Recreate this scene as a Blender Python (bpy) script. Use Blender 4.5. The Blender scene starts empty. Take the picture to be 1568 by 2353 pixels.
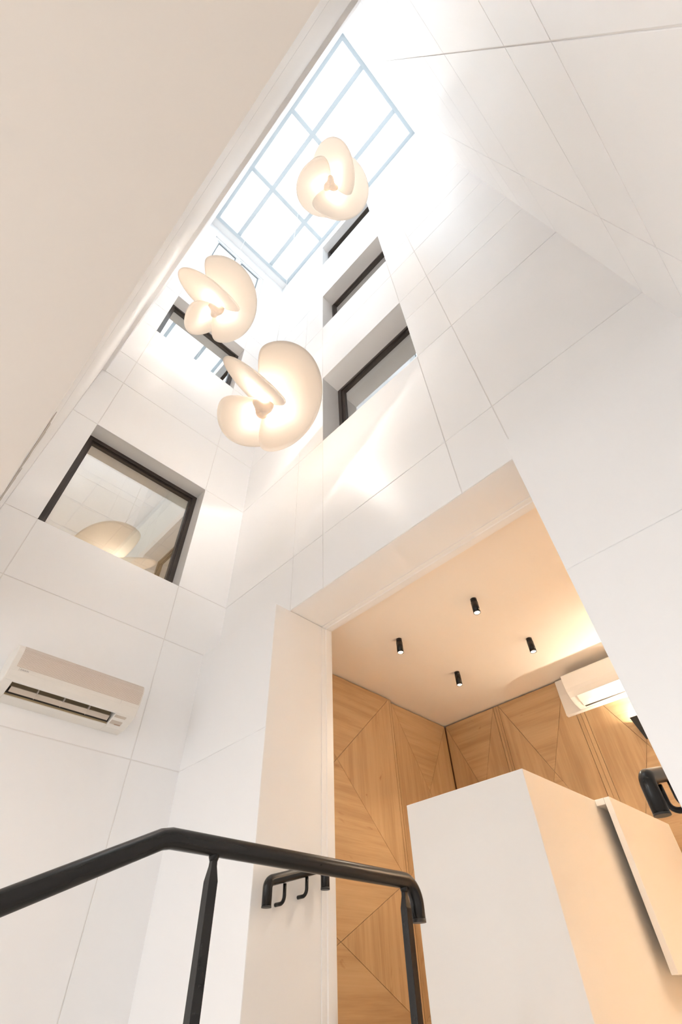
import bpy, bmesh, math, random
from mathutils import Vector, Matrix
random.seed(7)
SC = bpy.context.scene
COL = SC.collection
PI = math.pi

# ------------------------------------------------------------------ camera
# origin = camera position; x runs along the doorway wall, y goes deeper towards it, z up (metres)
FPX, YAW, PITCH, ROLL = 1095.09, math.radians(44.004), math.radians(47.021), math.radians(-2.407)
fw = Vector((-math.sin(YAW)*math.cos(PITCH), math.cos(YAW)*math.cos(PITCH), math.sin(PITCH)))
rt = Vector((math.cos(YAW), math.sin(YAW), 0)); up = rt.cross(fw)
r2 = math.cos(ROLL)*rt + math.sin(ROLL)*up; u2 = -math.sin(ROLL)*rt + math.cos(ROLL)*up
cam = bpy.data.cameras.new('camera'); co = bpy.data.objects.new('camera', cam); COL.objects.link(co)
co.matrix_world = Matrix(((r2.x, u2.x, -fw.x, 0), (r2.y, u2.y, -fw.y, 0), (r2.z, u2.z, -fw.z, 0), (0, 0, 0, 1)))
cam.sensor_fit = 'VERTICAL'; cam.sensor_height = 36; cam.lens = FPX*36/2353; cam.clip_start = .02
SC.camera = co

# ------------------------------------------------------------------ sky, exposure, daylight portals
W = bpy.data.worlds.new('sky'); SC.world = W; W.use_nodes = True
bg = W.node_tree.nodes['Background']; bg.inputs[0].default_value = (.90, .955, 1, 1); bg.inputs[1].default_value = 1.9
vs = SC.view_settings
vs.view_transform = 'Standard'; vs.look = 'None'; vs.gamma = 1; vs.use_curve_mapping = False; vs.exposure = 1.46
try:
    SC.cycles.max_bounces = 8; SC.cycles.diffuse_bounces = 6; SC.cycles.glossy_bounces = 4
    SC.cycles.transparent_max_bounces = 12; SC.cycles.sample_clamp_indirect = 8
    SC.cycles.caustics_reflective = False; SC.cycles.caustics_refractive = False
except Exception: pass

def portal(name, loc, rot, sx, sy):
    l = bpy.data.lights.new(name, 'AREA'); l.shape = 'RECTANGLE'; l.size = sx; l.size_y = sy
    l.cycles.is_portal = True
    o = bpy.data.objects.new(name, l); COL.objects.link(o); o.location = loc; o.rotation_euler = rot
    return o

# ------------------------------------------------------------------ measured levels
XA, XC, YB, YBL, YD, YDL = -3.0, .503, 1.668, 1.547, -.048, -.080
ZS, ZO, ZSOF, ZFL, ZLAND, ZUP, ZI = 10.285, 1.918, 1.584, -1.1, -.6, -.28, 1.95
V0, V1, V2, V3 = -2.129, -1.801, -.702, -.365
YJ = 2.025
ZL = [1.918, 2.40, 3.578, 4.312, 4.76, 5.58, 6.13, 6.745, 7.28, 8.0, 8.40, 8.80, 9.89, ZS]
portal('portal_skylight', (-1.2, .81, ZS+.05), (0, 0, 0), 3.3, 1.75)
portal('portal_entrance', (-1.25, -3.94, .2), (PI/2, 0, PI), 1.3, 2.5)

# ------------------------------------------------------------------ materials
def nmat(name, col, rough=.5, metal=0, spec=.5):
    m = bpy.data.materials.new(name); m.use_nodes = True
    b = m.node_tree.nodes['Principled BSDF']
    b.inputs['Base Color'].default_value = (*col, 1); b.inputs['Roughness'].default_value = rough
    b.inputs['Metallic'].default_value = metal; b.inputs['Specular IOR Level'].default_value = spec
    return m
def noisy(m, col1, col2, scale, bump=0, bscale=None, detail=3):
    nt = m.node_tree; b = nt.nodes['Principled BSDF']
    g = nt.nodes.new('ShaderNodeNewGeometry')
    n = nt.nodes.new('ShaderNodeTexNoise'); n.inputs['Scale'].default_value = scale; n.inputs['Detail'].default_value = detail
    nt.links.new(g.outputs['Position'], n.inputs['Vector'])
    r = nt.nodes.new('ShaderNodeValToRGB'); r.color_ramp.elements[0].position = .3; r.color_ramp.elements[1].position = .7
    r.color_ramp.elements[0].color = (*col1, 1); r.color_ramp.elements[1].color = (*col2, 1)
    nt.links.new(n.outputs['Fac'], r.inputs['Fac']); nt.links.new(r.outputs['Color'], b.inputs['Base Color'])
    if bump:
        n2 = nt.nodes.new('ShaderNodeTexNoise'); n2.inputs['Scale'].default_value = bscale or scale; n2.inputs['Detail'].default_value = 2
        nt.links.new(g.outputs['Position'], n2.inputs['Vector'])
        bp = nt.nodes.new('ShaderNodeBump'); bp.inputs['Strength'].default_value = bump; bp.inputs['Distance'].default_value = .01
        nt.links.new(n2.outputs['Fac'], bp.inputs['Height']); nt.links.new(bp.outputs['Normal'], b.inputs['Normal'])
    return m
M = {}
M['panel'] = noisy(nmat('white_lacquered_panel', (.91, .903, .903), .38), (.905, .897, .897), (.916, .910, .910), 1.3, .03, 9)
M['joint'] = nmat('panel_joint', (.84, .815, .80), .6)
M['plaster'] = noisy(nmat('white_plaster', (.89, .880, .875), .6), (.885, .874, .869), (.896, .887, .882), 1.1, .04, 14)
M['soffit'] = noisy(nmat('beige_soffit_paint', (.78, .715, .65), .6), (.77, .705, .64), (.79, .725, .66), .8, .03, 20)
M['ceil'] = noisy(nmat('warm_white_ceiling', (.89, .82, .74), .6), (.88, .81, .73), (.90, .83, .75), .9)
M['frame'] = noisy(nmat('dark_bronze_aluminium', (.045, .034, .028), .35, .3), (.04, .03, .025), (.055, .042, .034), 6)
M['wframe'] = nmat('white_window_frame', (.82, .85, .87), .4)
M['gasket'] = nmat('grey_rubber_gasket', (.16, .18, .19), .6)
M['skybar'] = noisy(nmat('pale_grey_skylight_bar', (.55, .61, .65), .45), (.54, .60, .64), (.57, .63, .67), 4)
M['black'] = noisy(nmat('black_powder_coat', (.012, .011, .010), .27, 0, .35), (.011, .010, .009), (.0135, .012, .011), 12, .02, 90)
M['blackcap'] = nmat('black_plastic', (.02, .018, .016), .45)
M['acwhite'] = noisy(nmat('ivory_plastic', (.80, .765, .71), .4), (.795, .76, .705), (.81, .775, .72), 5)
M['acrib'] = nmat('ivory_rib_plastic', (.82, .76, .69), .5)
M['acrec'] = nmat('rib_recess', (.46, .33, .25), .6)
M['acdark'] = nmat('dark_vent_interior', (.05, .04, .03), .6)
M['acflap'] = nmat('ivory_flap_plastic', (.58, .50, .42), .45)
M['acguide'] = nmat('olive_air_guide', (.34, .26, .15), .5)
M['ac2'] = nmat('white_ac_plastic', (.86, .83, .79), .35)
M['print'] = nmat('grey_print', (.22, .21, .21), .5)
M['cab'] = noisy(nmat('white_matt_laminate', (.86, .84, .815), .55), (.855, .835, .81), (.87, .85, .825), 2)
M['chrome'] = nmat('lamp_reflector', (.85, .82, .78), .2, .9)
M['step'] = noisy(nmat('grey_stone_step', (.42, .39, .36), .6), (.38, .355, .33), (.46, .43, .40), 8, .1, 40)
M['floor'] = noisy(nmat('pale_stone_floor', (.64, .62, .60), .5), (.61, .59, .57), (.67, .65, .63), 3)
M['oakfloor'] = noisy(nmat('pale_oak_floor', (.72, .60, .47), .45), (.69, .57, .44), (.75, .63, .50), 5)
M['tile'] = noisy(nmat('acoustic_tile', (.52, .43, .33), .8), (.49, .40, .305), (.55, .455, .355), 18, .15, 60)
M['duct'] = nmat('grey_blue_metal_duct', (.42, .47, .48), .5)
M['torn'] = noisy(nmat('bare_plaster', (.45, .42, .39), .9), (.40, .37, .34), (.60, .56, .52), 22, .4, 60)
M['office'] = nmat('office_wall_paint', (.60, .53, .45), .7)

def mat_glass(name, refl, tint=(1, 1, 1), rough=0.0):
    m = bpy.data.materials.new(name); m.use_nodes = True; nt = m.node_tree
    nt.nodes.remove(nt.nodes['Principled BSDF']); out = nt.nodes['Material Output']
    t = nt.nodes.new('ShaderNodeBsdfTransparent'); t.inputs[0].default_value = (*tint, 1)
    g = nt.nodes.new('ShaderNodeBsdfGlossy'); g.inputs['Roughness'].default_value = rough; g.inputs[0].default_value = (.95, .97, .98, 1)
    lw = nt.nodes.new('ShaderNodeLayerWeight'); lw.inputs[0].default_value = .35
    mr = nt.nodes.new('ShaderNodeMapRange'); mr.inputs[3].default_value = refl; mr.inputs[4].default_value = min(1, refl+.45)
    mx = nt.nodes.new('ShaderNodeMixShader')
    nt.links.new(lw.outputs['Facing'], mr.inputs[0]); nt.links.new(mr.outputs[0], mx.inputs[0])
    nt.links.new(t.outputs[0], mx.inputs[1]); nt.links.new(g.outputs[0], mx.inputs[2]); nt.links.new(mx.outputs[0], out.inputs[0])
    return m
M['glass'] = mat_glass('reflective_window_glass', .42, (.80, .82, .80))
M['clear'] = mat_glass('clear_glazing', .03, (.97, .985, .99))

def mat_petal(name, col, tcol, fac):
    m = bpy.data.materials.new(name); m.use_nodes = True; nt = m.node_tree
    nt.nodes.remove(nt.nodes['Principled BSDF']); out = nt.nodes['Material Output']
    d = nt.nodes.new('ShaderNodeBsdfDiffuse'); d.inputs[0].default_value = (*col, 1)
    t = nt.nodes.new('ShaderNodeBsdfTranslucent'); t.inputs[0].default_value = (*tcol, 1)
    mx = nt.nodes.new('ShaderNodeMixShader'); mx.inputs[0].default_value = fac
    g = nt.nodes.new('ShaderNodeNewGeometry'); n = nt.nodes.new('ShaderNodeTexNoise'); n.inputs['Scale'].default_value = 40
    bp = nt.nodes.new('ShaderNodeBump'); bp.inputs['Strength'].default_value = .04; bp.inputs['Distance'].default_value = .005
    nt.links.new(g.outputs['Position'], n.inputs[0]); nt.links.new(n.outputs['Fac'], bp.inputs['Height'])
    nt.links.new(bp.outputs['Normal'], d.inputs['Normal'])
    nt.links.new(d.outputs[0], mx.inputs[1]); nt.links.new(t.outputs[0], mx.inputs[2]); nt.links.new(mx.outputs[0], out.inputs[0])
    return m
M['petal'] = mat_petal('translucent_white_shade', (.93, .89, .85), (.96, .875, .78), .56)
M['cup'] = mat_petal('cream_cup', (.86, .78, .69), (.80, .68, .54), .06)
def mat_emit(name, col, s):
    m = bpy.data.materials.new(name); m.use_nodes = True; nt = m.node_tree
    nt.nodes.remove(nt.nodes['Principled BSDF'])
    e = nt.nodes.new('ShaderNodeEmission'); e.inputs[0].default_value = (*col, 1); e.inputs[1].default_value = s
    nt.links.new(e.outputs[0], nt.nodes['Material Output'].inputs[0]); return m
M['bulb'] = mat_emit('warm_bulb', (1, .80, .56), 25)
M['hall'] = mat_emit('fill_lamp_diffuser', (1, .88, .74), 6)
M['led'] = mat_emit('warm_led', (1, .82, .58), 9)

def mat_wood(name, vert, seed, dark=(.45, .285, .145), mid=(.55, .365, .195), light=(.61, .42, .235)):
    """oak laminate: long streaks along the grain, cathedral figure, a few knots"""
    m = bpy.data.materials.new(name); m.use_nodes = True; nt = m.node_tree; N = nt.nodes; L = nt.links
    b = N['Principled BSDF']; b.inputs['Roughness'].default_value = .45
    g = N.new('ShaderNodeNewGeometry'); s = N.new('ShaderNodeSeparateXYZ'); L.new(g.outputs['Position'], s.inputs[0])
    ad = N.new('ShaderNodeMath'); ad.operation = 'ADD'; L.new(s.outputs['X'], ad.inputs[0]); L.new(s.outputs['Y'], ad.inputs[1])
    c = N.new('ShaderNodeCombineXYZ')
    L.new(ad.outputs[0], c.inputs['X' if vert else 'Y']); L.new(s.outputs['Z'], c.inputs['Y' if vert else 'X']); c.inputs['Z'].default_value = seed
    def noise(sx, sy, det, dist=0, off=0):
        mp = N.new('ShaderNodeMapping'); mp.inputs['Scale'].default_value = (sx, sy, 1); mp.inputs['Location'].default_value = (off, off*.7, off)
        L.new(c.outputs[0], mp.inputs['Vector'])
        n = N.new('ShaderNodeTexNoise'); n.inputs['Scale'].default_value = 1; n.inputs['Detail'].default_value = det
        n.inputs['Distortion'].default_value = dist; L.new(mp.outputs[0], n.inputs['Vector']); return n.outputs['Fac']
    n1 = noise(26, 1.1, 5, .5); n2 = noise(7, .7, 3, 1.2, 3.1); n3 = noise(150, 5, 3, 0, 9.7); n4 = noise(9, 4.5, 2, 1.5, 17)
    def mul(a, k, bb):
        x = N.new('ShaderNodeMath'); x.operation = 'MULTIPLY_ADD'; L.new(a, x.inputs[0]); x.inputs[1].default_value = k
        if isinstance(bb, float): x.inputs[2].default_value = bb
        else: L.new(bb, x.inputs[2])
        return x.outputs[0]
    t = mul(n1, .45, mul(n2, .5, mul(n3, .22, -.10)))
    r = N.new('ShaderNodeValToRGB'); e = r.color_ramp.elements
    e[0].position = .36; e[0].color = (*dark, 1); e[1].position = .72; e[1].color = (*light, 1)
    x = e.new(.52); x.color = (*mid, 1)
    L.new(t, r.inputs[0])
    kr = N.new('ShaderNodeValToRGB'); kr.color_ramp.elements[0].position = .70; kr.color_ramp.elements[1].position = .80
    kr.color_ramp.elements[0].color = (1, 1, 1, 1); kr.color_ramp.elements[1].color = (.72, .62, .52, 1); L.new(n4, kr.inputs[0])
    mx = N.new('ShaderNodeMix'); mx.data_type = 'RGBA'; mx.blend_type = 'MULTIPLY'; mx.inputs[0].default_value = 1
    L.new(r.outputs[0], mx.inputs[6]); L.new(kr.outputs[0], mx.inputs[7]); L.new(mx.outputs[2], b.inputs['Base Color'])
    bp = N.new('ShaderNodeBump'); bp.inputs['Strength'].default_value = .08; bp.inputs['Distance'].default_value = .004
    L.new(n3, bp.inputs['Height']); L.new(bp.outputs[0], b.inputs['Normal'])
    return m
WV = [mat_wood('oak_upright_grain_%d' % i, True, 3.3*i+1) for i in range(3)]
WH = [mat_wood('oak_level_grain_%d' % i, False, 5.7*i+2) for i in range(3)]
M['woodback'] = nmat('dark_oak_joint', (.22, .12, .05), .7)

# ------------------------------------------------------------------ mesh helpers
class MB:
    def __init__(s): s.v = []; s.f = []; s.sm = set()
    def add(s, vs, fs, smooth=False):
        o = len(s.v); s.v += [tuple(p) for p in vs]
        for f in fs:
            if smooth: s.sm.add(len(s.f))
            s.f.append(tuple(i+o for i in f))
        return s
    def box(s, a, b):
        x0, y0, z0 = [min(p, q) for p, q in zip(a, b)]; x1, y1, z1 = [max(p, q) for p, q in zip(a, b)]
        return s.add([(x0, y0, z0), (x1, y0, z0), (x1, y1, z0), (x0, y1, z0), (x0, y0, z1), (x1, y0, z1), (x1, y1, z1), (x0, y1, z1)],
                     [(0, 3, 2, 1), (4, 5, 6, 7), (0, 1, 5, 4), (1, 2, 6, 5), (2, 3, 7, 6), (3, 0, 4, 7)])
    def prism(s, poly, d):
        """closed polygon of 3-D points pushed along vector d"""
        n = len(poly); a = [Vector(p) for p in poly]; d = Vector(d)
        return s.add(a + [p+d for p in a], [tuple(range(n-1, -1, -1)), tuple(range(n, 2*n))] + [(i, (i+1) % n, (i+1) % n+n, i+n) for i in range(n)])
    def tube(s, pts, r, n=20, caps=True):
        pts = [Vector(p) for p in pts]; rings = []; prev = None
        for i, p in enumerate(pts):
            t = ((pts[i+1]-p).normalized() if i < len(pts)-1 else Vector()) + ((p-pts[i-1]).normalized() if i else Vector())
            t.normalize()
            a = (prev - t*prev.dot(t)).normalized() if prev is not None else t.orthogonal().normalized()
            prev = a; bb = t.cross(a)
            k = 1.0
            if 0 < i < len(pts)-1:
                c = (pts[i+1]-p).normalized().dot((p-pts[i-1]).normalized()); k = 1/max(.3, math.sqrt((1+c)/2))
            ring = []
            for j in range(n):
                q = 2*PI*j/n; ring.append(p + a*math.cos(q)*r + bb*math.sin(q)*r)
            rings.append(ring)
        vs = [q for rg in rings for q in rg]; fs = []
        for i in range(len(rings)-1):
            for j in range(n): fs.append((i*n+j, i*n+(j+1) % n, (i+1)*n+(j+1) % n, (i+1)*n+j))
        s.add(vs, fs, True)
        if caps:
            s.add(rings[0], [tuple(range(n-1, -1, -1))]); s.add(rings[-1], [tuple(range(n))])
        return s
    def lathe(s, prof, c=(0, 0, 0), n=28, caps=True, smooth=True):
        vs = []; fs = []
        for r, h in prof:
            for j in range(n):
                q = 2*PI*j/n; p = (r*math.cos(q), r*math.sin(q), h)
                vs.append((p[0]+c[0], p[1]+c[1], p[2]+c[2]))
        for i in range(len(prof)-1):
            for j in range(n): fs.append((i*n+j, i*n+(j+1) % n, (i+1)*n+(j+1) % n, (i+1)*n+j))
        s.add(vs, fs, smooth)
        if caps: s.add(vs[:n], [tuple(range(n-1, -1, -1))]); s.add(vs[-n:], [tuple(range(n))])
        return s
    def mesh(s, name, off=(0, 0, 0)):
        me = bpy.data.meshes.new(name); me.from_pydata([(x-off[0], y-off[1], z-off[2]) for x, y, z in s.v], [], s.f)
        for i in s.sm: me.polygons[i].use_smooth = True
        bm = bmesh.new(); bm.from_mesh(me); bmesh.ops.remove_doubles(bm, verts=bm.verts, dist=1e-6)
        bmesh.ops.recalc_face_normals(bm, faces=bm.faces); bm.to_mesh(me); bm.free()
        return me
def link(name, me, mat, parent=None, bevel=0):
    o = bpy.data.objects.new(name, me); COL.objects.link(o)
    if mat is not None and not me.materials: me.materials.append(mat)
    if parent is not None: o.parent = parent
    if bevel:
        b = o.modifiers.new('bevel', 'BEVEL'); b.width = bevel; b.segments = 3; b.limit_method = 'ANGLE'
    return o
def part(name, mb, mat, parent, bevel=0, label=None):
    """child built in world coordinates under a parent without rotation (its chain of locations is taken off)"""
    off = Vector(); p = parent
    while p is not None: off += p.location; p = p.parent
    o = link(name, mb.mesh(name, off), mat, parent, bevel)
    if label: o['label'] = label
    return o
def tag(o, label, cat=None, group=None, kind=None):
    o['label'] = label
    if cat: o['category'] = cat
    if group: o['group'] = group
    if kind: o['kind'] = kind
    return o
def thing(name, label, cat, loc=(0, 0, 0), group=None):
    o = bpy.data.objects.new(name, None); COL.objects.link(o); o.location = loc; o.empty_display_size = .1
    return tag(o, label, cat, group)
def struct(name, mb, mat, label, cat, bevel=0):
    return tag(link(name, mb.mesh(name), mat, None, bevel), label, cat, None, 'structure')
def B(a, b): return MB().box(a, b)
def copy_tree(o, parent=None):
    c = o.copy(); COL.objects.link(c); c.parent = parent
    for ch in list(o.children): copy_tree(ch, c)
    return c

# ------------------------------------------------------------------ clad walls: backing with openings + one panel per field
GAP, PT = .006, .0035
def clad_wall(name, label, axis, face, out, us, zs, holes, thick, mat='panel', merge=()):
    """axis: normal axis 'x'/'y'; face: coordinate of the panel face; out: +1/-1 side the room lies on; us, zs: breaks; holes: set of (i,k)"""
    def P(u, d, z):      # d: depth behind the face
        q = face - out*d
        return (q, u, z) if axis == 'x' else (u, q, z)
    mb = MB(); nu, nz = len(us)-1, len(zs)-1
    cell = lambda i, k: 0 <= i < nu and 0 <= k < nz and (i, k) not in holes
    for i in range(nu):
        for k in range(nz):
            if not cell(i, k): continue
            a, b, c, d = us[i], us[i+1], zs[k], zs[k+1]
            for dd in (PT, thick): mb.add([P(a, dd, c), P(b, dd, c), P(b, dd, d), P(a, dd, d)], [(0, 1, 2, 3)])
            for (di, dk, p, q) in ((-1, 0, (a, c), (a, d)), (1, 0, (b, c), (b, d)), (0, -1, (a, c), (b, c)), (0, 1, (a, d), (b, d))):
                if not cell(i+di, k+dk):
                    mb.add([P(p[0], PT, p[1]), P(q[0], PT, q[1]), P(q[0], thick, q[1]), P(p[0], thick, p[1])], [(0, 1, 2, 3)])
    w = struct(name, mb, M['joint'], label, 'wall')
    w.data.materials.append(M['plaster'])
    for p in w.data.polygons:           # window reveals and back are plaster, only the joint ground keeps the joint tone
        n = p.normal
        comp = n.x if axis == 'x' else n.y
        if comp*out < .5: p.material_index = 1
    g = GAP/2
    for i in range(nu):
        for k in range(nz):
            if not cell(i, k): continue
            hole = lambda ii, kk: (ii, kk) in holes
            a = us[i] + (0 if hole(i-1, k) else g); b = us[i+1] - (0 if hole(i+1, k) else g)
            c = zs[k] + (0 if hole(i, k-1) else g); d = zs[k+1] - (0 if hole(i, k+1) else g)
            link('panel', B(P(a, 0, c), P(b, PT+.003, d)).mesh('panel'), M[mat], w, .0015)
    return w

zA = [ZFL, 1.104] + ZL
iz = {round(z, 3): k for k, z in enumerate(zA)}
ysA = [YDL, .134, 1.222, 1.9]
def zcells(zs, lo, hi): return [k for k in range(len(zs)-1) if zs[k] >= lo-1e-6 and zs[k+1] <= hi+1e-6]
holesA = {(1, k) for lo, hi in ((2.40, 3.578), (5.58, 6.745), (8.40, 9.89)) for k in zcells(zA, lo, hi)}
clad_wall('wall_left', 'white panelled wall with air conditioner and square window', 'x', XA, 1, ysA, zA, holesA, .24)
zB = ZL
holesB = {(2, k) for lo, hi in ((3.578, 4.76), (6.13, 7.28), (8.80, 9.89)) for k in zcells(zB, lo, hi)}
clad_wall('wall_back', 'white panelled wall rising above the doorway', 'y', YB, -1, [XA-.2, V0, V1, V2, V3, XC+.2], zB, holesB, .36)
clad_wall('wall_right', 'white panelled wall with thin grey joints', 'x', XC, -1, [YDL-.0, .435, 1.212, 1.9], zA, set(), .2)
zD = [4.312, 4.76, 5.58, 6.745, 8.0, 8.40, 9.89, ZS]
holesD = {(1, 5)}
clad_wall('wall_front', 'white panelled wall above the beige soffit, seen edge on', 'y', YD, 1, [XA-.2, V1, V2, XC+.2], zD, holesD, .35)
# lower leaf of the front wall, set back, with its groove
mb = B((XA-.2, YDL, ZSOF+.004), (XC+.2, YD-.35, 1.93)).box((XA-.2, YDL-.008, 1.93), (XC+.2, YD-.35, 1.945)).box((XA-.2, YDL, 1.945), (XC+.2, YD-.35, 4.312))
struct('wall_front_lower', mb, M['plaster'], 'smooth white fascia over the beige soffit edge', 'wall')
# strip of torn bare plaster along the fascia
tm = MB(); top = []; bot = []
for i in range(41):
    x = -3.0 + i*.038; e = min(1, i/3, (40-i)/6)
    top.append((x, YDL+.002, 1.70 + .17*e*(.65+.35*math.sin(i*1.3)*math.cos(i*.7)) + random.uniform(-.02, .02)*e)); bot.append((x, YDL+.002, 1.655+random.uniform(0, .012)))
tm.prism(bot + top[::-1], (0, -.004, 0))
tag(link('torn_plaster_strip', tm.mesh('torn_plaster_strip'), M['torn']), 'ragged grey strip of bare plaster along the fascia above the soffit', 'damaged plaster')

# ------------------------------------------------------------------ thick lower wall either side of the doorway
def thick(name, x0, x1, label):
    mb = B((x0, YBL+PT, ZFL), (x1, YJ, ZO-.004))
    w = struct(name, mb, M['plaster'], label, 'wall')
    g = GAP/2
    for a, b in ((ZFL, 1.104-g), (1.104+g, ZO)):
        link('panel', B((x0+.0008, YBL, a), (x1-.0008, YBL+PT+.002, b)).mesh('panel'), M['panel'], w, .0015)
    return w
thick('wall_doorway_left', XA-.1, V0, 'white wall block left of the doorway carrying a short handrail')
thick('wall_doorway_right', V3, XC+.1, 'large white wall block right of the doorway')
# joint tone behind
# door lining
tr = thing('trim_1', 'white moulded lining around the inner edge of the doorway', 'door trim', (V0, YJ, ZUP)); tr['kind'] = 'structure'
def lining(p0, inward, length):      # stepped moulding: profile of (depth along y, projection) swept along the jamb or head
    prof = [(1.958, 0), (1.958, .0045), (1.976, .006), (1.988, .006), (1.993, .0105), (2.034, .0105), (2.034, 0)]
    iv = Vector(inward)
    return MB().prism([Vector((p0[0], y, p0[2])) + iv*d for y, d in prof], length)
part('jamb_lining', lining((V0, 0, ZUP), (1, 0, 0), (0, 0, ZO-ZUP-.011)), M['plaster'], tr, .0015)
part('jamb_lining', lining((V3, 0, ZUP), (-1, 0, 0), (0, 0, ZO-ZUP-.011)), M['plaster'], tr, .0015)
part('head_lining', lining((V0, 0, ZO), (0, 0, -1), (V3-V0, 0, 0)), M['plaster'], tr, .0015)

# ------------------------------------------------------------------ soffit, floors, steps, hall behind the camera
struct('ceiling', B((XA-.2, -4.2, ZSOF), (XC+.2, YDL, ZSOF+.004)).box((XA-.2, -4.2, ZSOF+.004), (XC+.2, YD-.36, ZSOF+.3)), M['soffit'], 'beige painted soffit overhead', 'ceiling')
struct('floor', B((XA-.2, -4.2, ZFL-.15), (XC+.2, .0, ZFL)), M['floor'], 'pale stone floor of the lower hall', 'floor')
struct('floor_landing', B((XA, .6, ZFL-.15), (XC, 1.55, ZLAND)), M['floor'], 'pale stone landing in front of the doorway', 'floor')
struct('floor_inner', B((-2.8, 1.9, ZFL-.15), (1.2, 4.2, ZUP)), M['oakfloor'], 'pale floor of the wood panelled room', 'floor')
st = thing('stair', 'grey stone steps up to the landing', 'stairs', (-1.2, .3, ZFL)); st['kind'] = 'structure'
part('step', B((XA, 0, ZFL), (XC, .3, ZFL+.167)), M['step'], st, .004)
part('step', B((XA, .3, ZFL), (XC, .6, ZFL+.333)), M['step'], st, .004)
part('step', B((V0, 1.55, ZLAND), (V3, 1.9, ZLAND+.16)), M['step'], st, .004)
struct('wall_hall_left', B((XA-.2, -4.2, ZFL), (XA, YDL, ZSOF)), M['plaster'], 'white hall wall left of the entrance', 'wall')
struct('wall_hall_right', B((XC, -4.2, ZFL), (XC+.2, YDL, ZSOF)), M['plaster'], 'white hall wall right of the entrance', 'wall')
struct('wall_entrance', B((XA, -4.2, ZFL), (-1.9, -3.95, ZSOF)).box((-.6, -4.2, ZFL), (XC, -3.95, ZSOF)), M['plaster'], 'white end wall beside the added glazed entrance', 'wall')
en = thing('window_1', 'unseen glazed entrance added to the lower hall for daylight', 'window', (-1.25, -4.0, ZFL)); en['kind'] = 'structure'  # unseen glazing, added to let daylight onto the lower walls
for x in (-1.9, -1.28, -.66): part('mullion', B((x, -4.05, ZFL), (x+.06, -3.97, ZSOF)), M['frame'], en)
part('rail', B((-1.84, -4.05, ZFL), (-.66, -3.97, ZFL+.08)), M['frame'], en); part('rail', B((-1.84, -4.05, ZSOF-.08), (-.66, -3.97, ZSOF)), M['frame'], en)
for a, b in ((-1.84, -1.28), (-1.22, -.66)): part('pane', B((a, -4.015, ZFL+.08), (b, -4.005, ZSOF-.08)), M['clear'], en)
# unseen fill lamps added behind the viewer to brighten the lower walls
def fill_lamp(x, y, label):
    t = thing('added_fill_lamp', label, 'ceiling lamp', (x, y, ZSOF), 'added round fill lamps of the lower hall')
    link('base', MB().lathe([(.15, 0), (.15, -.03), (.145, -.032)]).mesh('base'), M['acwhite'], t)
    link('diffuser', MB().lathe([(.143, -.031), (.14, -.05), (.12, -.06), (.02, -.064)]).mesh('diffuser'), M['hall'], t)
    l = bpy.data.lights.new('fill_glow', 'AREA'); l.shape = 'DISK'; l.size = .26; l.energy = HALL_W; l.color = HALL_C
    o = bpy.data.objects.new('fill_glow', l); COL.objects.link(o); o.parent = t; o.location = (0, 0, -.068)
HALL_W, HALL_C = 11, (1, .98, .96)
fill_lamp(-2.1, -2.0, 'added round white fill lamp nearer the left hall wall')
fill_lamp(-.5, -2.0, 'added round white fill lamp nearer the right hall wall')

# ------------------------------------------------------------------ skylight
sk = thing('window_2', 'white skylight grid of nine panes at the top of the shaft', 'skylight', (-1.2, .8, ZS)); sk['kind'] = 'structure'
XS = XA+.13
part('ceiling_strip', B((XA, YD, ZS), (XS, YB, ZS+.2)), M['plaster'], sk)
for n_, a, b in (('edge_frame', (XS, YD), (XC, YD+.06)), ('edge_frame', (XS, YB-.06), (XC, YB)), ('edge_frame', (XS, YD+.06), (XS+.06, YB-.06)), ('edge_frame', (XC-.06, YD+.06), (XC, YB-.06))):
    part(n_, B((*a, ZS-.02), (*b, ZS+.08)), M['skybar'], sk)
BX = [-1.80, -.72]; BY = [.44, 1.20]
for x in BX: part('glazing_bar', B((x-.036, YD+.06, ZS), (x+.036, YB-.06, ZS+.07)), M['skybar'], sk)
for y in BY: part('glazing_bar', B((XS+.06, y-.036, ZS+.004), (XC-.06, y+.036, ZS+.074)), M['skybar'], sk)
xe = [XS+.06]+BX+[XC-.06]; ye = [YD+.06]+BY+[YB-.06]
for i in range(3):
    for j in range(3): part('pane', B((xe[i], ye[j], ZS+.075), (xe[i+1], ye[j+1], ZS+.085)), M['clear'], sk)
# upstand so that no light leaks round the skylight
struct('trim_2', B((XA-.24, YD-.3, ZS), (XA, YB+.3, ZS+.2)).box((XC, YD-.3, ZS), (XC+.2, YB+.3, ZS+.2)).box((XA-.24, YD-.35, ZS), (XC+.2, YD, ZS+.2)).box((XA-.24, YB, ZS), (XC+.2, YB+.36, ZS+.2)), M['plaster'], 'white upstand around the skylight', 'trim')

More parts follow.
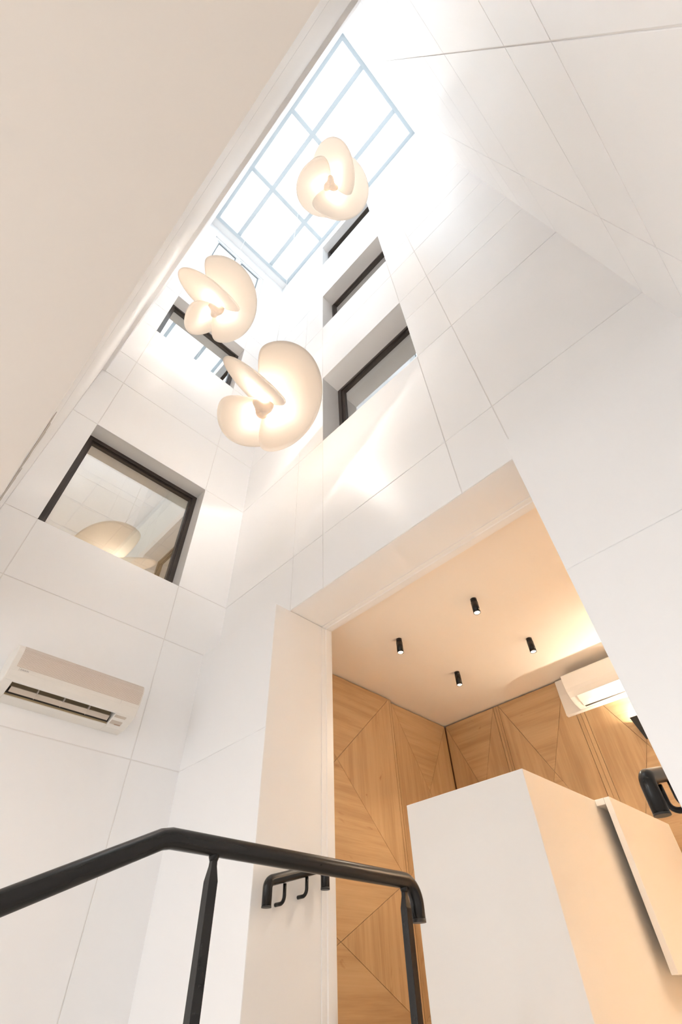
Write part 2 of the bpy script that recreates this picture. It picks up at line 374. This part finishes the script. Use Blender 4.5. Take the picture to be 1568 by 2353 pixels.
# ------------------------------------------------------------------ windows in the shaft
def window(n, label, axis, face, out, u0, u1, z0, z1, deep, frames=(.045, .035), mat='frame', glass='glass', mull=()):
    """frame + sash + pane; deep: how far the frame stands behind the wall face"""
    def P(u, d, z):
        q = face - out*d
        return (q, u, z) if axis == 'x' else (u, q, z)
    w = thing('window_%d' % n, label, 'window', P((u0+u1)/2, deep, z0)); w['kind'] = 'structure'
    f1, f2 = frames
    def ring(a, b, c, d, t, d0, d1):
        mb = MB()
        mb.box(P(a, d0, c), P(a+t, d1, d)).box(P(b-t, d0, c), P(b, d1, d)).box(P(a+t, d0, d-t), P(b-t, d1, d)).box(P(a+t, d0, c), P(b-t, d1, c+t))
        return mb
    part('frame', ring(u0, u1, z0, z1, f1, deep, deep+.07), M[mat], w, .003)
    us = [u0+f1-.004] + [m for m in mull] + [u1-f1+.004]
    for i in range(len(us)-1):
        a, b = us[i] + (.02 if i else 0), us[i+1] - (.02 if i < len(us)-2 else 0)
        part('sash', ring(a, b, z0+f1-.004, z1-f1+.004, f2, deep+.016, deep+.055), M[mat], w, .002)
        if mat == 'wframe': part('gasket', ring(a+f2-.012, b-f2+.012, z0+f1+f2-.014, z1-f1-f2+.014, .018, deep+.010, deep+.03), M['gasket'], w)
        part('pane', B(P(a+f2-.004, deep+.034, z0+f1+f2-.006), P(b-f2+.004, deep+.042, z1-f1-f2+.006)), M[glass], w)
    for m in mull: part('mullion', B(P(m-.022, deep, z0+f1), P(m+.022, deep+.07, z1-f1)), M[mat], w, .002)
    return w
window(3, 'square dark-framed window above the left air conditioner', 'x', XA, 1, .134, 1.222, 2.40, 3.578, .145, (.04, .022))
window(4, 'dark-framed window mirroring the skylight, behind the pendant lamps', 'x', XA, 1, .134, 1.222, 5.58, 6.745, .145, (.04, .022))
window(5, 'white-framed twin window directly under the skylight', 'x', XA, 1, .134, 1.222, 8.40, 9.89, .02, (.06, .05), 'wframe', 'clear', (.67,))
window(6, 'lowest of the three dark-framed windows over the doorway', 'y', YB, -1, V1, V2, 3.578, 4.76, .225, (.045, .04))
window(7, 'middle one of the three dark-framed windows over the doorway', 'y', YB, -1, V1, V2, 6.13, 7.28, .185, (.03, .024))
window(8, 'topmost of the three dark-framed windows over the doorway', 'y', YB, -1, V1, V2, 8.80, 9.89, .13, (.028, .022))
window(9, 'white-framed twin window high in the front wall', 'y', YD, 1, V1, V2, 8.40, 9.89, .05, (.06, .05), 'wframe', 'clear', ((V1+V2)/2,))

# offices behind the glass: plain rooms with tiled ceilings
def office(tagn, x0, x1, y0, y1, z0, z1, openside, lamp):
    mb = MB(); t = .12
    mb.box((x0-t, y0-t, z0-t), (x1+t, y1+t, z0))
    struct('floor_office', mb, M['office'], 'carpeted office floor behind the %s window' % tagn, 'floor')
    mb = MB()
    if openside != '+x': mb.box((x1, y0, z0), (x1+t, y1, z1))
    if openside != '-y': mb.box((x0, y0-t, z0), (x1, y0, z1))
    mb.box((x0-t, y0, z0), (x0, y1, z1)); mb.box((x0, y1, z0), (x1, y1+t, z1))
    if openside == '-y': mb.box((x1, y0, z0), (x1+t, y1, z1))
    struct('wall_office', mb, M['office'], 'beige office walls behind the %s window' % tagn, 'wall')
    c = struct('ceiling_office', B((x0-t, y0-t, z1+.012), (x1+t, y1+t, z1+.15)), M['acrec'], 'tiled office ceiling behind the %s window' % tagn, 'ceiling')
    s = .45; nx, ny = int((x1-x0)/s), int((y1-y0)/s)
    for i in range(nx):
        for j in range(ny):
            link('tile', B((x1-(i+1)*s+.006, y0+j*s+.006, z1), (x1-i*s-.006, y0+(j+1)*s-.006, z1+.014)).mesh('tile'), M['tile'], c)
    if lamp:
        l = bpy.data.lights.new('added_office_light', 'AREA'); l.shape = 'RECTANGLE'; l.size = 1.2; l.size_y = .3; l.energy = lamp; l.color = (1, .86, .68)  # added light without a fixture, brings out the tiled ceiling
        o = bpy.data.objects.new('added_office_light', l); COL.objects.link(o); o.location = (x0+.9 if openside == '+x' else (x0+x1)/2, (y0+y1)/2 if openside == '+x' else y1-.7, z1-.5)
    return c
office('square left', -6.0, XA-.24, -.9, 3.0, 1.6, 3.72, '+x', 55)
office('upper left', -6.0, XA-.24, -.9, 3.0, 4.8, 6.90, '+x', 8)
office('lowest doorway-wall', -3.3, .9, YB+.36, 5.2, 2.75, 4.90, '-y', 10)
office('middle doorway-wall', -3.3, .9, YB+.36, 5.2, 5.4, 7.42, '-y', 6)
office('topmost doorway-wall', -3.3, .9, YB+.36, 5.2, 8.1, 10.05, '-y', 6)
dk = MB().box((-5.9, 1.02, 3.60), (XA-.26, 1.22, 3.705))
tag(link('ceiling_duct', dk.mesh('ceiling_duct'), M['duct'], None, .004), 'grey perforated duct under the tiled ceiling behind the square window', 'duct')

# ------------------------------------------------------------------ wood panelled room
XW1, XW, YW = -2.588, -2.618, 4.037
XR = 1.1
struct('ceiling_inner', B((-2.8, YJ, ZI), (XR+.1, YW+.2, ZI+.2)), M['ceil'], 'warm white ceiling of the wood panelled room', 'ceiling')
struct('wall_inner_right', B((XR, YJ, ZUP), (XR+.1, YW+.2, ZI)), M['plaster'], 'white side wall of the inner room', 'wall')
struct('wall_inner_front', B((V3, YJ, ZUP), (XR, YJ+.03, ZI)).box((-2.8, YJ, ZUP), (V0, YJ+.03, ZI)).box((V0, YJ, ZO), (V3, YJ+.03, ZI)), M['plaster'], 'inner face of the doorway wall', 'wall')
wl = struct('wall_inner_left', B((-2.8, YJ+.03, ZUP), (XW1-.017, 3.205, ZI-.012)).box((-2.8, 3.205, ZUP), (XW-.017, YW+.2, ZI-.012)), M['woodback'], 'oak veneered wall left of the white cabinet', 'wall')
wb = struct('wall_inner_back', B((-2.8, YW+.017, ZUP), (XR+.1, YW+.2, ZI-.012)), M['woodback'], 'oak veneered wall behind the white cabinet', 'wall')
cnt = [0]
def xpanel(parent, along, face, u0, u1, z0, z1):
    """four oak triangles meeting in the middle, grain turned from one to the next"""
    c = ((u0+u1)/2, (z0+z1)/2); g = .0013
    for k, tri in enumerate((((u0, z1), (u1, z1), c), ((u0, z0), c, (u1, z0)), ((u0, z0), (u0, z1), c), ((u1, z1), (u1, z0), c))):
        cx = sum(p[0] for p in tri)/3; cz = sum(p[1] for p in tri)/3
        # inset every edge by g
        pts = []
        for i in range(3):
            a, b, d = tri[i-1], tri[i], tri[(i+1) % 3]
            def nrm(p, q):
                ex, ez = q[0]-p[0], q[1]-p[1]; l = math.hypot(ex, ez); nx, nz = -ez/l, ex/l
                if (cx-p[0])*nx + (cz-p[1])*nz < 0: nx, nz = -nx, -nz
                return nx, nz
            n1, n2 = nrm(a, b), nrm(b, d)
            det = n1[0]*n2[1]-n1[1]*n2[0]
            c1 = n1[0]*b[0]+n1[1]*b[1]+g; c2 = n2[0]*b[0]+n2[1]*b[1]+g
            pts.append(((c1*n2[1]-c2*n1[1])/det, (n1[0]*c2-n2[0]*c1)/det))
        if along == 'y': poly = [(face, u, z) for u, z in pts]; d = (-.02, 0, 0)
        else: poly = [(u, face, z) for u, z in pts]; d = (0, .02, 0)
        cnt[0] += 1
        link('veneer_panel', MB().prism(poly, d).mesh('veneer_panel'), (WH if k < 2 else WV)[cnt[0] % 3], parent)
def strip(parent, along, face, u0, u1, z0, z1, m):
    b = B((face, u0, z0), (face-.02, u1, z1)) if along == 'y' else B((u0, face, z0), (u1, face+.02, z1))
    link('filler_strip', b.mesh('filler_strip'), m, parent, .0008)
ZT = ZI-.012
for a, b in ((.655, ZT), (-.02, .652), (ZUP, -.023)):
    xpanel(wl, 'y', XW1, 1.88+.16, 3.184, a, b) if False else xpanel(wl, 'y', XW1, 1.882, 3.182, a, b)
    strip(wl, 'y', XW1, 3.184, 3.206, a, b, WV[1])
    strip(wl, 'y', XW, 3.2165, 3.246, a, b, WV[2])
    xpanel(wl, 'y', XW, 3.248, 4.028, a, b)
    for u0, u1 in ((-2.610, -2.067), (-2.016, -1.370), (-1.302, -.644), (-.580, .08), (.14, XR)): xpanel(wb, 'x', YW, u0, u1, a, b)
    for u0, u1 in ((-2.065, -2.042), (-2.040, -2.018), (-1.368, -1.337), (-1.335, -1.304), (-.642, -.582), (.082, .138)): strip(wb, 'x', YW, u0, u1, a, b, WV[(int(u0*100)) % 3])

# ceiling spotlights
SPOT_W = 11
def downlight(x, y, label):
    t = thing('ceiling_spotlight', label, 'spotlight', (x, y, ZI), 'black spotlights on the inner ceiling')
    r = .0235
    link('collar', MB().lathe([(r-.002, 0), (r-.002, -.024), (r-.004, -.026)]).mesh('collar'), M['black'], t)
    link('barrel', MB().lathe([(r-.004, -.027), (r, -.028), (r, -.112), (r-.0025, -.112), (r-.0025, -.100), (r-.006, -.096)]).mesh('barrel'), M['black'], t)
    ln = link('reflector', MB().lathe([(r-.003, -.1115), (.012, -.098), (.011, -.097), (r-.004, -.1105)], caps=False).mesh('reflector'), M['chrome'], t)
    link('light_source', MB().lathe([(.0155, -.1035), (.0155, -.1065), (.012, -.108), (.002, -.109)]).mesh('light_source'), M['led'], t)
    l = bpy.data.lights.new('spotlight_beam', 'SPOT'); l.energy = SPOT_W; l.color = (1, .86, .68); l.spot_size = math.radians(100); l.spot_blend = .6; l.shadow_soft_size = .02
    o = bpy.data.objects.new('spotlight_beam', l); COL.objects.link(o); o.parent = t; o.location = (0, 0, -.118)
    return t
downlight(-1.902, 2.535, 'black ceiling spotlight nearest the white door jamb')
downlight(-1.232, 2.540, 'black ceiling spotlight nearest the right wall block')
downlight(-1.236, 3.272, 'black ceiling spotlight closest to the small white air conditioner')
downlight(.25, 2.540, 'added black ceiling spotlight hidden behind the right wall block, nearer the doorway')  # hidden pair, added so its bounce light reaches the cabinet side
downlight(.25, 3.272, 'added black ceiling spotlight hidden behind the right wall block, nearer the oak wall')
downlight(-1.908, 3.272, 'black ceiling spotlight nearest the wood panelled corner')

# wall lamps: the first is half hidden by the right block, the second is added unseen to brighten the room
def wall_lamp(xc, label, power):
    sc = thing('wall_lamp', label, 'wall lamp', (xc, YW, 1.32), 'black uplighters on the oak wall')
    x0, x1 = -.0925, .0925; yo = -.082; zt, zm, zb = .13, .14, 0
    mb = MB()
    mb.add([(x0, 0, zt), (x1, 0, zt), (x1, yo, zm), (x0, yo, zm), (x0+.025, 0, zb), (x1-.025, 0, zb), (x1-.025, -.02, zb), (x0+.025, -.02, zb),
            (x0+.005, -.005, zt), (x1-.005, -.005, zt), (x1-.005, yo+.005, zm-.002), (x0+.005, yo+.005, zm-.002), (x0+.03, -.005, .02), (x1-.03, -.005, .02), (x1-.03, -.018, .02), (x0+.03, -.018, .02)],
           [(0, 4, 5, 1), (3, 2, 6, 7), (0, 3, 7, 4), (1, 5, 6, 2), (4, 7, 6, 5), (0, 1, 9, 8), (1, 2, 10, 9), (2, 3, 11, 10), (3, 0, 8, 11), (8, 9, 13, 12), (11, 15, 14, 10), (8, 12, 15, 11), (9, 10, 14, 13), (12, 13, 14, 15)])
    link('body', mb.mesh('body'), M['black'], sc)
    link('light_source', B((x0+.04, -.05, .105), (x1-.04, -.03, .115)).mesh('light_source'), M['led'], sc)
    l = bpy.data.lights.new('uplight', 'AREA'); l.shape = 'RECTANGLE'; l.size = .10; l.size_y = .02; l.energy = power; l.color = (1, .90, .74)
    o = bpy.data.objects.new('uplight', l); COL.objects.link(o); o.parent = sc; o.location = (0, -.04, .118); o.rotation_euler = (PI, 0, 0)
wall_lamp(-.8925, 'black wedge-shaped wall uplighter under the white air conditioner', 2.0)
wall_lamp(.55, 'added second black wall uplighter, unseen on the oak wall behind the right wall block', 28)

# white cabinet with the cover standing off its side
ZC = .77
cb = thing('cabinet', 'tall white cabinet standing in front of the oak wall', 'cabinet', (-1.42, 2.24, ZUP))
part('body', B((-1.772, 2.235, ZUP), (-1.081, 3.80, ZC)), M['cab'], cb, .003)
cv = part('side_cover', B((-1.032, 2.96, .10), (-1.002, 3.787, ZC)), M['cab'], cb, .002, 'white board standing off the cabinet side')
part('top_board', B((-1.081, 2.96, ZC-.03), (-1.033, 3.787, ZC)), M['cab'], cb, .002)

# ------------------------------------------------------------------ air conditioners
def extrude_x(prof, y0, y1):      # profile of (x, z) points pushed along y
    return MB().prism([(x, y0, z) for x, z in prof], (0, y1-y0, 0))
ac = thing('air_conditioner', 'ivory split air conditioner with ribbed grille on the left wall', 'air conditioner', (XA, .74, 1.21))
y0, y1 = .375, 1.10
pf = [(0, 1.212), (.085, 1.209), (.125, 1.2205), (.160, 1.2335), (.194, 1.252), (.203, 1.272), (.214, 1.306), (.222, 1.35), (.227, 1.39), (.222, 1.415), (.210, 1.432), (.185, 1.444), (.12, 1.452), (0, 1.455)]
# the underside between .100 and .186 of the profile is the open outlet
hull = [(0, 1.212), (.085, 1.209), (.100, 1.2135)] + [(.100, 1.2135), (.105, 1.30), (.17, 1.30), (.186, 1.2475)] + pf[4:]
v0, v1 = .425, .985
def ext(prof, a, b): return extrude_x([(XA+x, z) for x, z in prof], a, b)
part('body', ext(pf, y0, v0), M['acwhite'], ac, .004)
part('body', ext(pf, v1, y1), M['acwhite'], ac, .004)
part('body', ext([(0, 1.212), (.085, 1.209), (.100, 1.2125), (.105, 1.31), (.165, 1.31), (.187, 1.2485)] + pf[4:], v0, v1), M['acwhite'], ac)
part('outlet', ext([(.102, 1.225), (.106, 1.309), (.164, 1.309), (.182, 1.255), (.178, 1.254), (.160, 1.303), (.11, 1.303), (.106, 1.225)], v0+.001, v1-.001), M['acdark'], ac)
part('air_guide', ext([(.102, 1.216), (.104, 1.250), (.118, 1.285), (.114, 1.287), (.1015, 1.252)], v0+.002, v1-.002), M['acguide'], ac)
part('flap', ext([(.120, 1.226), (.134, 1.2365), (.144, 1.245), (.142, 1.2485), (.132, 1.2415), (.118, 1.231)], v0+.012, v1-.012), M['acflap'], ac, .001)
for yy in (.565, .705, .845): part('flap_hinge', ext([(.112, 1.226), (.166, 1.248), (.160, 1.275), (.118, 1.25)], yy, yy+.0025), M['acflap'], ac)
# grille: shallow dark bed with ivory ribs on the sloped front
def front(t):       # 0..1 up the ribbed field
    a = [(.2165, 1.318), (.222, 1.35), (.227, 1.39), (.2225, 1.415), (.2105, 1.4325)]
    ds = [math.dist(a[i], a[i+1]) for i in range(4)]; s = t*sum(ds); i = 0
    while i < 3 and s > ds[i]: s -= ds[i]; i += 1
    k = s/ds[i]; return (a[i][0]+(a[i+1][0]-a[i][0])*k, a[i][1]+(a[i+1][1]-a[i][1])*k)
ys0, ys1 = .405, 1.092
gm = MB(); n = 24
gr = [front(i/12) for i in range(13)]
bed = part('grille', MB().prism([(XA+x+.0008, ys0, z) for x, z in gr] + [(XA+x-.003, ys0, z) for x, z in gr[::-1]], (0, ys1-ys0, 0)), M['acrec'], ac)
for i in range(n):
    a = front((i+.22)/n); b = front((i+.78)/n)
    part('rib', MB().prism([(XA+a[0]-.002, ys0-.001, a[1]), (XA+a[0]+.0025, ys0-.001, a[1]), (XA+b[0]+.0025, ys0-.001, b[1]), (XA+b[0]-.002, ys0-.001, b[1])], (0, ys1-ys0+.002, 0)), M['acrib'], bed)
part('front_lip', ext([(.190, 1.2505), (.1965, 1.2515), (.2065, 1.275), (.2135, 1.298), (.2115, 1.300), (.200, 1.272)], y0+.012, y1-.008), M['acwhite'], ac, .001)
part('control_cover', ext([(.118, 1.2165), (.182, 1.2435), (.181, 1.2455), (.117, 1.2185)], v1+.006, v1+.072), M['acflap'], ac, .001)
part('display_window', ext([(.117, 1.2155), (.124, 1.2185), (.123, 1.2215), (.116, 1.2175)], v1+.035, v1+.070), M['acrec'], ac)
tc = bpy.data.curves.new('lettering', 'FONT'); tc.body = 'DAIKIN'; tc.size = .0115; tc.extrude = .0003; tc.shear = .18; tc.space_character = 1.12
to = bpy.data.objects.new('lettering_tmp', tc); COL.objects.link(to)
dg = bpy.context.evaluated_depsgraph_get(); tme = bpy.data.meshes.new_from_object(to.evaluated_get(dg)); bpy.data.objects.remove(to)
lt = link('lettering', tme, M['print'], ac)
lt.location = Vector((XA+.2140, .428, 1.3035)) - ac.location; lt.rotation_euler = (math.radians(100.5), 0, PI/2); lt['label'] = 'small grey maker lettering'

a2 = thing('air_conditioner', 'plain white air conditioner on the oak wall close to the ceiling', 'air conditioner', (-.95, YW, 1.635))
def exty(prof, a, b):   # profile of (depth from the wall, z) pushed along x
    return MB().prism([(a, YW-d, z) for d, z in prof], (b-a, 0, 0))
p2 = [(.012, 1.648), (.06, 1.650), (.12, 1.668), (.165, 1.700), (.190, 1.735), (.200, 1.760), (.200, 1.865), (.195, 1.874), (.17, 1.879), (.012, 1.885)]
part('body', exty(p2, -1.312, -.56), M['ac2'], a2, .004)
part('mounting_plate', exty([(0, 1.634), (.012, 1.634), (.03, 1.638), (.03, 1.80), (.016, 1.935), (0, 1.94)], -1.437, -.50), M['ac2'], a2, .004)
part('outlet_flap', exty([(.075, 1.6515), (.125, 1.668), (.17, 1.7005), (.173, 1.6985), (.127, 1.6645), (.076, 1.6475)], -1.255, -.62), M['ac2'], a2, .001)
part('slot', exty([(.050, 1.6485), (.066, 1.6495), (.066, 1.652), (.050, 1.651)], -1.255, -.62), M['acdark'], a2)

# ------------------------------------------------------------------ handrails
def arc(c, a0, a1, r, e1, e2, n=9):
    c, e1, e2 = Vector(c), Vector(e1), Vector(e2)
    return [c + e1*math.cos(a0+(a1-a0)*i/n)*r + e2*math.sin(a0+(a1-a0)*i/n)*r for i in range(n+1)]
Y_, Z_ = (0, 1, 0), (0, 0, 1)
XH = -1.17; R = .021
hr = thing('stair_handrail', 'black tubular handrail on square posts in front of the doorway', 'handrail', (XH, .74, ZLAND))
k = (.605, .2955)
sl = .475
a = math.atan(sl)
p = [(XH, -1.0, k[1]-sl*(k[0]+1.0))] + [(XH, k[0]-.012*math.cos(a), k[1]-.012*math.sin(a)), (XH, k[0]+.012, k[1])]
p += arc((XH, 1.418, k[1]-.055), PI/2, 0, .055, Y_, Z_)
p += [(XH, 1.473, .203)]
part('tube', MB().tube(p, R, 28), M['black'], hr)
part('end_cap', MB().tube([(XH, 1.473, .2075), (XH, 1.473, .199), (XH, 1.473, .1985)], R+.0006, 28), M['blackcap'], hr)
def post(y, ztop, zbot):
    h = .0117; mb = MB()
    lv = [(zbot, h), (ztop-.050, h), (ztop-.022, h*.62), (ztop, h*.55)]
    vs = []; fs = []
    for z, q in lv: vs += [(XH-q, y-q, z), (XH+q, y-q, z), (XH+q, y+q, z), (XH-q, y+q, z)]
    for i in range(len(lv)-1):
        for j in range(4): fs.append((4*i+j, 4*i+(j+1) % 4, 4*i+4+(j+1) % 4, 4*i+4+j))
    fs += [(3, 2, 1, 0), tuple(range(len(vs)-4, len(vs)))]
    q = part('post', mb.add(vs, fs), M['black'], hr, .0012)
    part('weld', MB().lathe([(.0095, ztop-.012), (.0125, ztop-.004), (.011, ztop+.004)], (XH, y, 0), 14), M['black'], hr)
post(.735, k[1]-R+.004, ZLAND); post(1.418, k[1]-R+.004, ZLAND); post(-.55, k[1]-sl*(k[0]+.55)-R*1.1+.004, ZFL)

def wall_rail(x, sgn, label):
    """short inclined rail on the jamb; sgn: direction from the rail to the wall"""
    t = thing('wall_handrail', label, 'handrail', (x, 1.74, .40), 'short rails in the doorway jambs')
    s = .28; b = math.atan(s); rb = .032
    ya, za = 1.588, .419; yb = 1.928; zb = za+s*(yb-ya)
    cA = (x, ya+rb, za-.0); cB = (x, yb-rb, zb-rb*.9)
    pts = [(x, ya, .347)] + arc((x, ya+rb, za-rb*.35), PI, PI/2+b, rb, Y_, Z_) + arc((x, yb-rb, zb-rb*1.1), PI/2+b, 0, rb, Y_, Z_) + [(x, yb, zb-.078)]
    part('tube', MB().tube(pts, R, 24), M['black'], t)
    part('end_cap', MB().tube([(x, ya, .3475), (x, ya, .342)], R+.0006, 24), M['blackcap'], t)
    part('end_cap', MB().tube([(x, yb, zb-.074), (x, yb, zb-.083)], R+.0006, 24), M['blackcap'], t)
    for y in (1.683, 1.812):
        z = za + s*(y-ya) - R*.6; q = .018; r_ = .026
        pp = [(x, y, z), (x, y, z-.042)] + [(x+sgn*r_*(1-math.cos(i*PI/12)), y, z-.042-r_*math.sin(i*PI/12)) for i in range(1, 7)] + [(x+sgn*.0625, y, z-.068)]
        part('bracket', MB().tube(pp, .0078, 12), M['black'], t)
    return t
wall_rail(V0+.060, -1, 'short black handrail on the left door jamb behind the stair rail')
wall_rail(V3-.060, 1, 'short black handrail on the right door jamb above the cabinet corner')

# ------------------------------------------------------------------ pendant lamps
TAU = math.radians(46.9)
def petal_mesh(az):
    """half-round shell tilted about its own radius, hollowed next to the hub"""
    er = Vector((math.cos(az), math.sin(az), 0)); ep = Vector((-math.sin(az), math.cos(az), 0)); ez = Vector((0, 0, 1))
    tt = ep*math.cos(TAU) - ez*math.sin(TAU); nn = ez*math.cos(TAU) + ep*math.sin(TAU)
    cu, s0, Ru, Rs, cut = .04, -.069, .443, .492, .085; n = 120
    out = []
    for i in range(n):
        th = 2*PI*i/n
        u = cu+Ru*math.cos(th); s = s0+Rs*math.sin(th)
        e = -cut + .115*math.exp(-(s/.10)**2)
        out.append((max(u, e), s))
    for _ in range(50): out = [tuple((out[i-1][q]+2*out[i][q]+out[(i+1) % n][q])/4 for q in (0, 1)) for i in range(n)]
    c = (.17, s0); vs = []; fs = []; K = 14
    for k_ in range(K+1):
        f = k_/K
        for u, s in out:
            uu = c[0]+(u-c[0])*f; ss = c[1]+(s-c[1])*f
            rr = ((uu-cu)/Ru)**2+((ss-s0)/Rs)**2
            vs.append(er*uu + tt*ss + nn*(.038*rr))
        if k_:
            for i in range(n): fs.append(((k_-1)*n+i, (k_-1)*n+(i+1) % n, k_*n+(i+1) % n, k_*n+i))
    return MB().add(vs, fs, True)
def lamp(loc, az0, tx, ty, label, energy):
    t = thing('pendant_lamp', label, 'pendant lamp', loc, 'petal pendant lamps in the shaft')
    Q = Matrix.Rotation(math.radians(tx), 3, 'X') @ Matrix.Rotation(math.radians(ty), 3, 'Y')
    t.rotation_euler = Q.to_euler()
    for i in range(3):
        o = link('petal', petal_mesh(math.radians(az0)+i*2*PI/3).mesh('petal'), M['petal'], t)
        m = o.modifiers.new('thickness', 'SOLIDIFY'); m.thickness = .010; m.offset = 0
    kv = []; kf = []; K, n = 10, 48
    for k_ in range(K+1):
        f = k_/K
        for j in range(n):
            q = 2*PI*j/n; lob = .74+.26*math.cos(3*(q - math.radians(az0+30) + .7*f))
            r = .098*math.sin(f*PI/2)**.8*(1+(lob-1)*f)
            kv.append((r*math.cos(q), r*math.sin(q), -.155+.07*f**1.8+(.012*(1-f)*(1-lob))))
        if k_:
            for j in range(n): kf.append(((k_-1)*n+j, (k_-1)*n+(j+1) % n, k_*n+(j+1) % n, k_*n+j))
    o = link('hub_cup', MB().add(kv, kf, True).mesh('hub_cup'), M['cup'], t)
    m = o.modifiers.new('thickness', 'SOLIDIFY'); m.thickness = .004
    link('stem', MB().tube([(0, 0, -.15), (0, 0, .06)], .006, 12).mesh('stem'), M['acwhite'], t)
    tp = Vector((loc[0], loc[1], ZS+.01)); dv = Q.transposed() @ (tp - Vector(loc))
    link('cable', MB().tube([(0, 0, .06), dv*.03, dv], .002, 8).mesh('cable'), M['acwhite'], t)
    link('bulb', MB().lathe([(.002, -.085), (.018, -.075), (.022, -.055), (.022, .04), (.018, .055), (.002, .062)], n=20).mesh('bulb'), M['bulb'], t)
    for i in range(4):
        q = math.radians(az0)+i*2*PI/3+math.radians(30)
        l = bpy.data.lights.new('bulb_glow', 'POINT'); l.energy = energy/3 if i < 3 else energy*.15; l.color = LAMP_C; l.shadow_soft_size = .05
        lo = bpy.data.objects.new('bulb_glow', l); COL.objects.link(lo); lo.parent = t; lo.location = (.038*math.cos(q), .038*math.sin(q), -.042) if i < 3 else (0, 0, .075)  # fourth point above the petals, added to brighten lintels and upper walls
    return t
LAMP_C = (1, .955, .90)
lamp((-1.771, 1.021, 3.444), 271.6, -12.1, 5.3, 'lowest and largest pendant lamp, cream petals glowing beside the windows', 38)
lamp((-2.289, .467, 5.594), 287.7, 13.5, 4.1, 'pendant lamp in front of the dark upper left window', 25)
lamp((-.692, .797, 7.085), 321.0, -10.9, 1.1, 'highest pendant lamp, hanging under the skylight panes', 18)
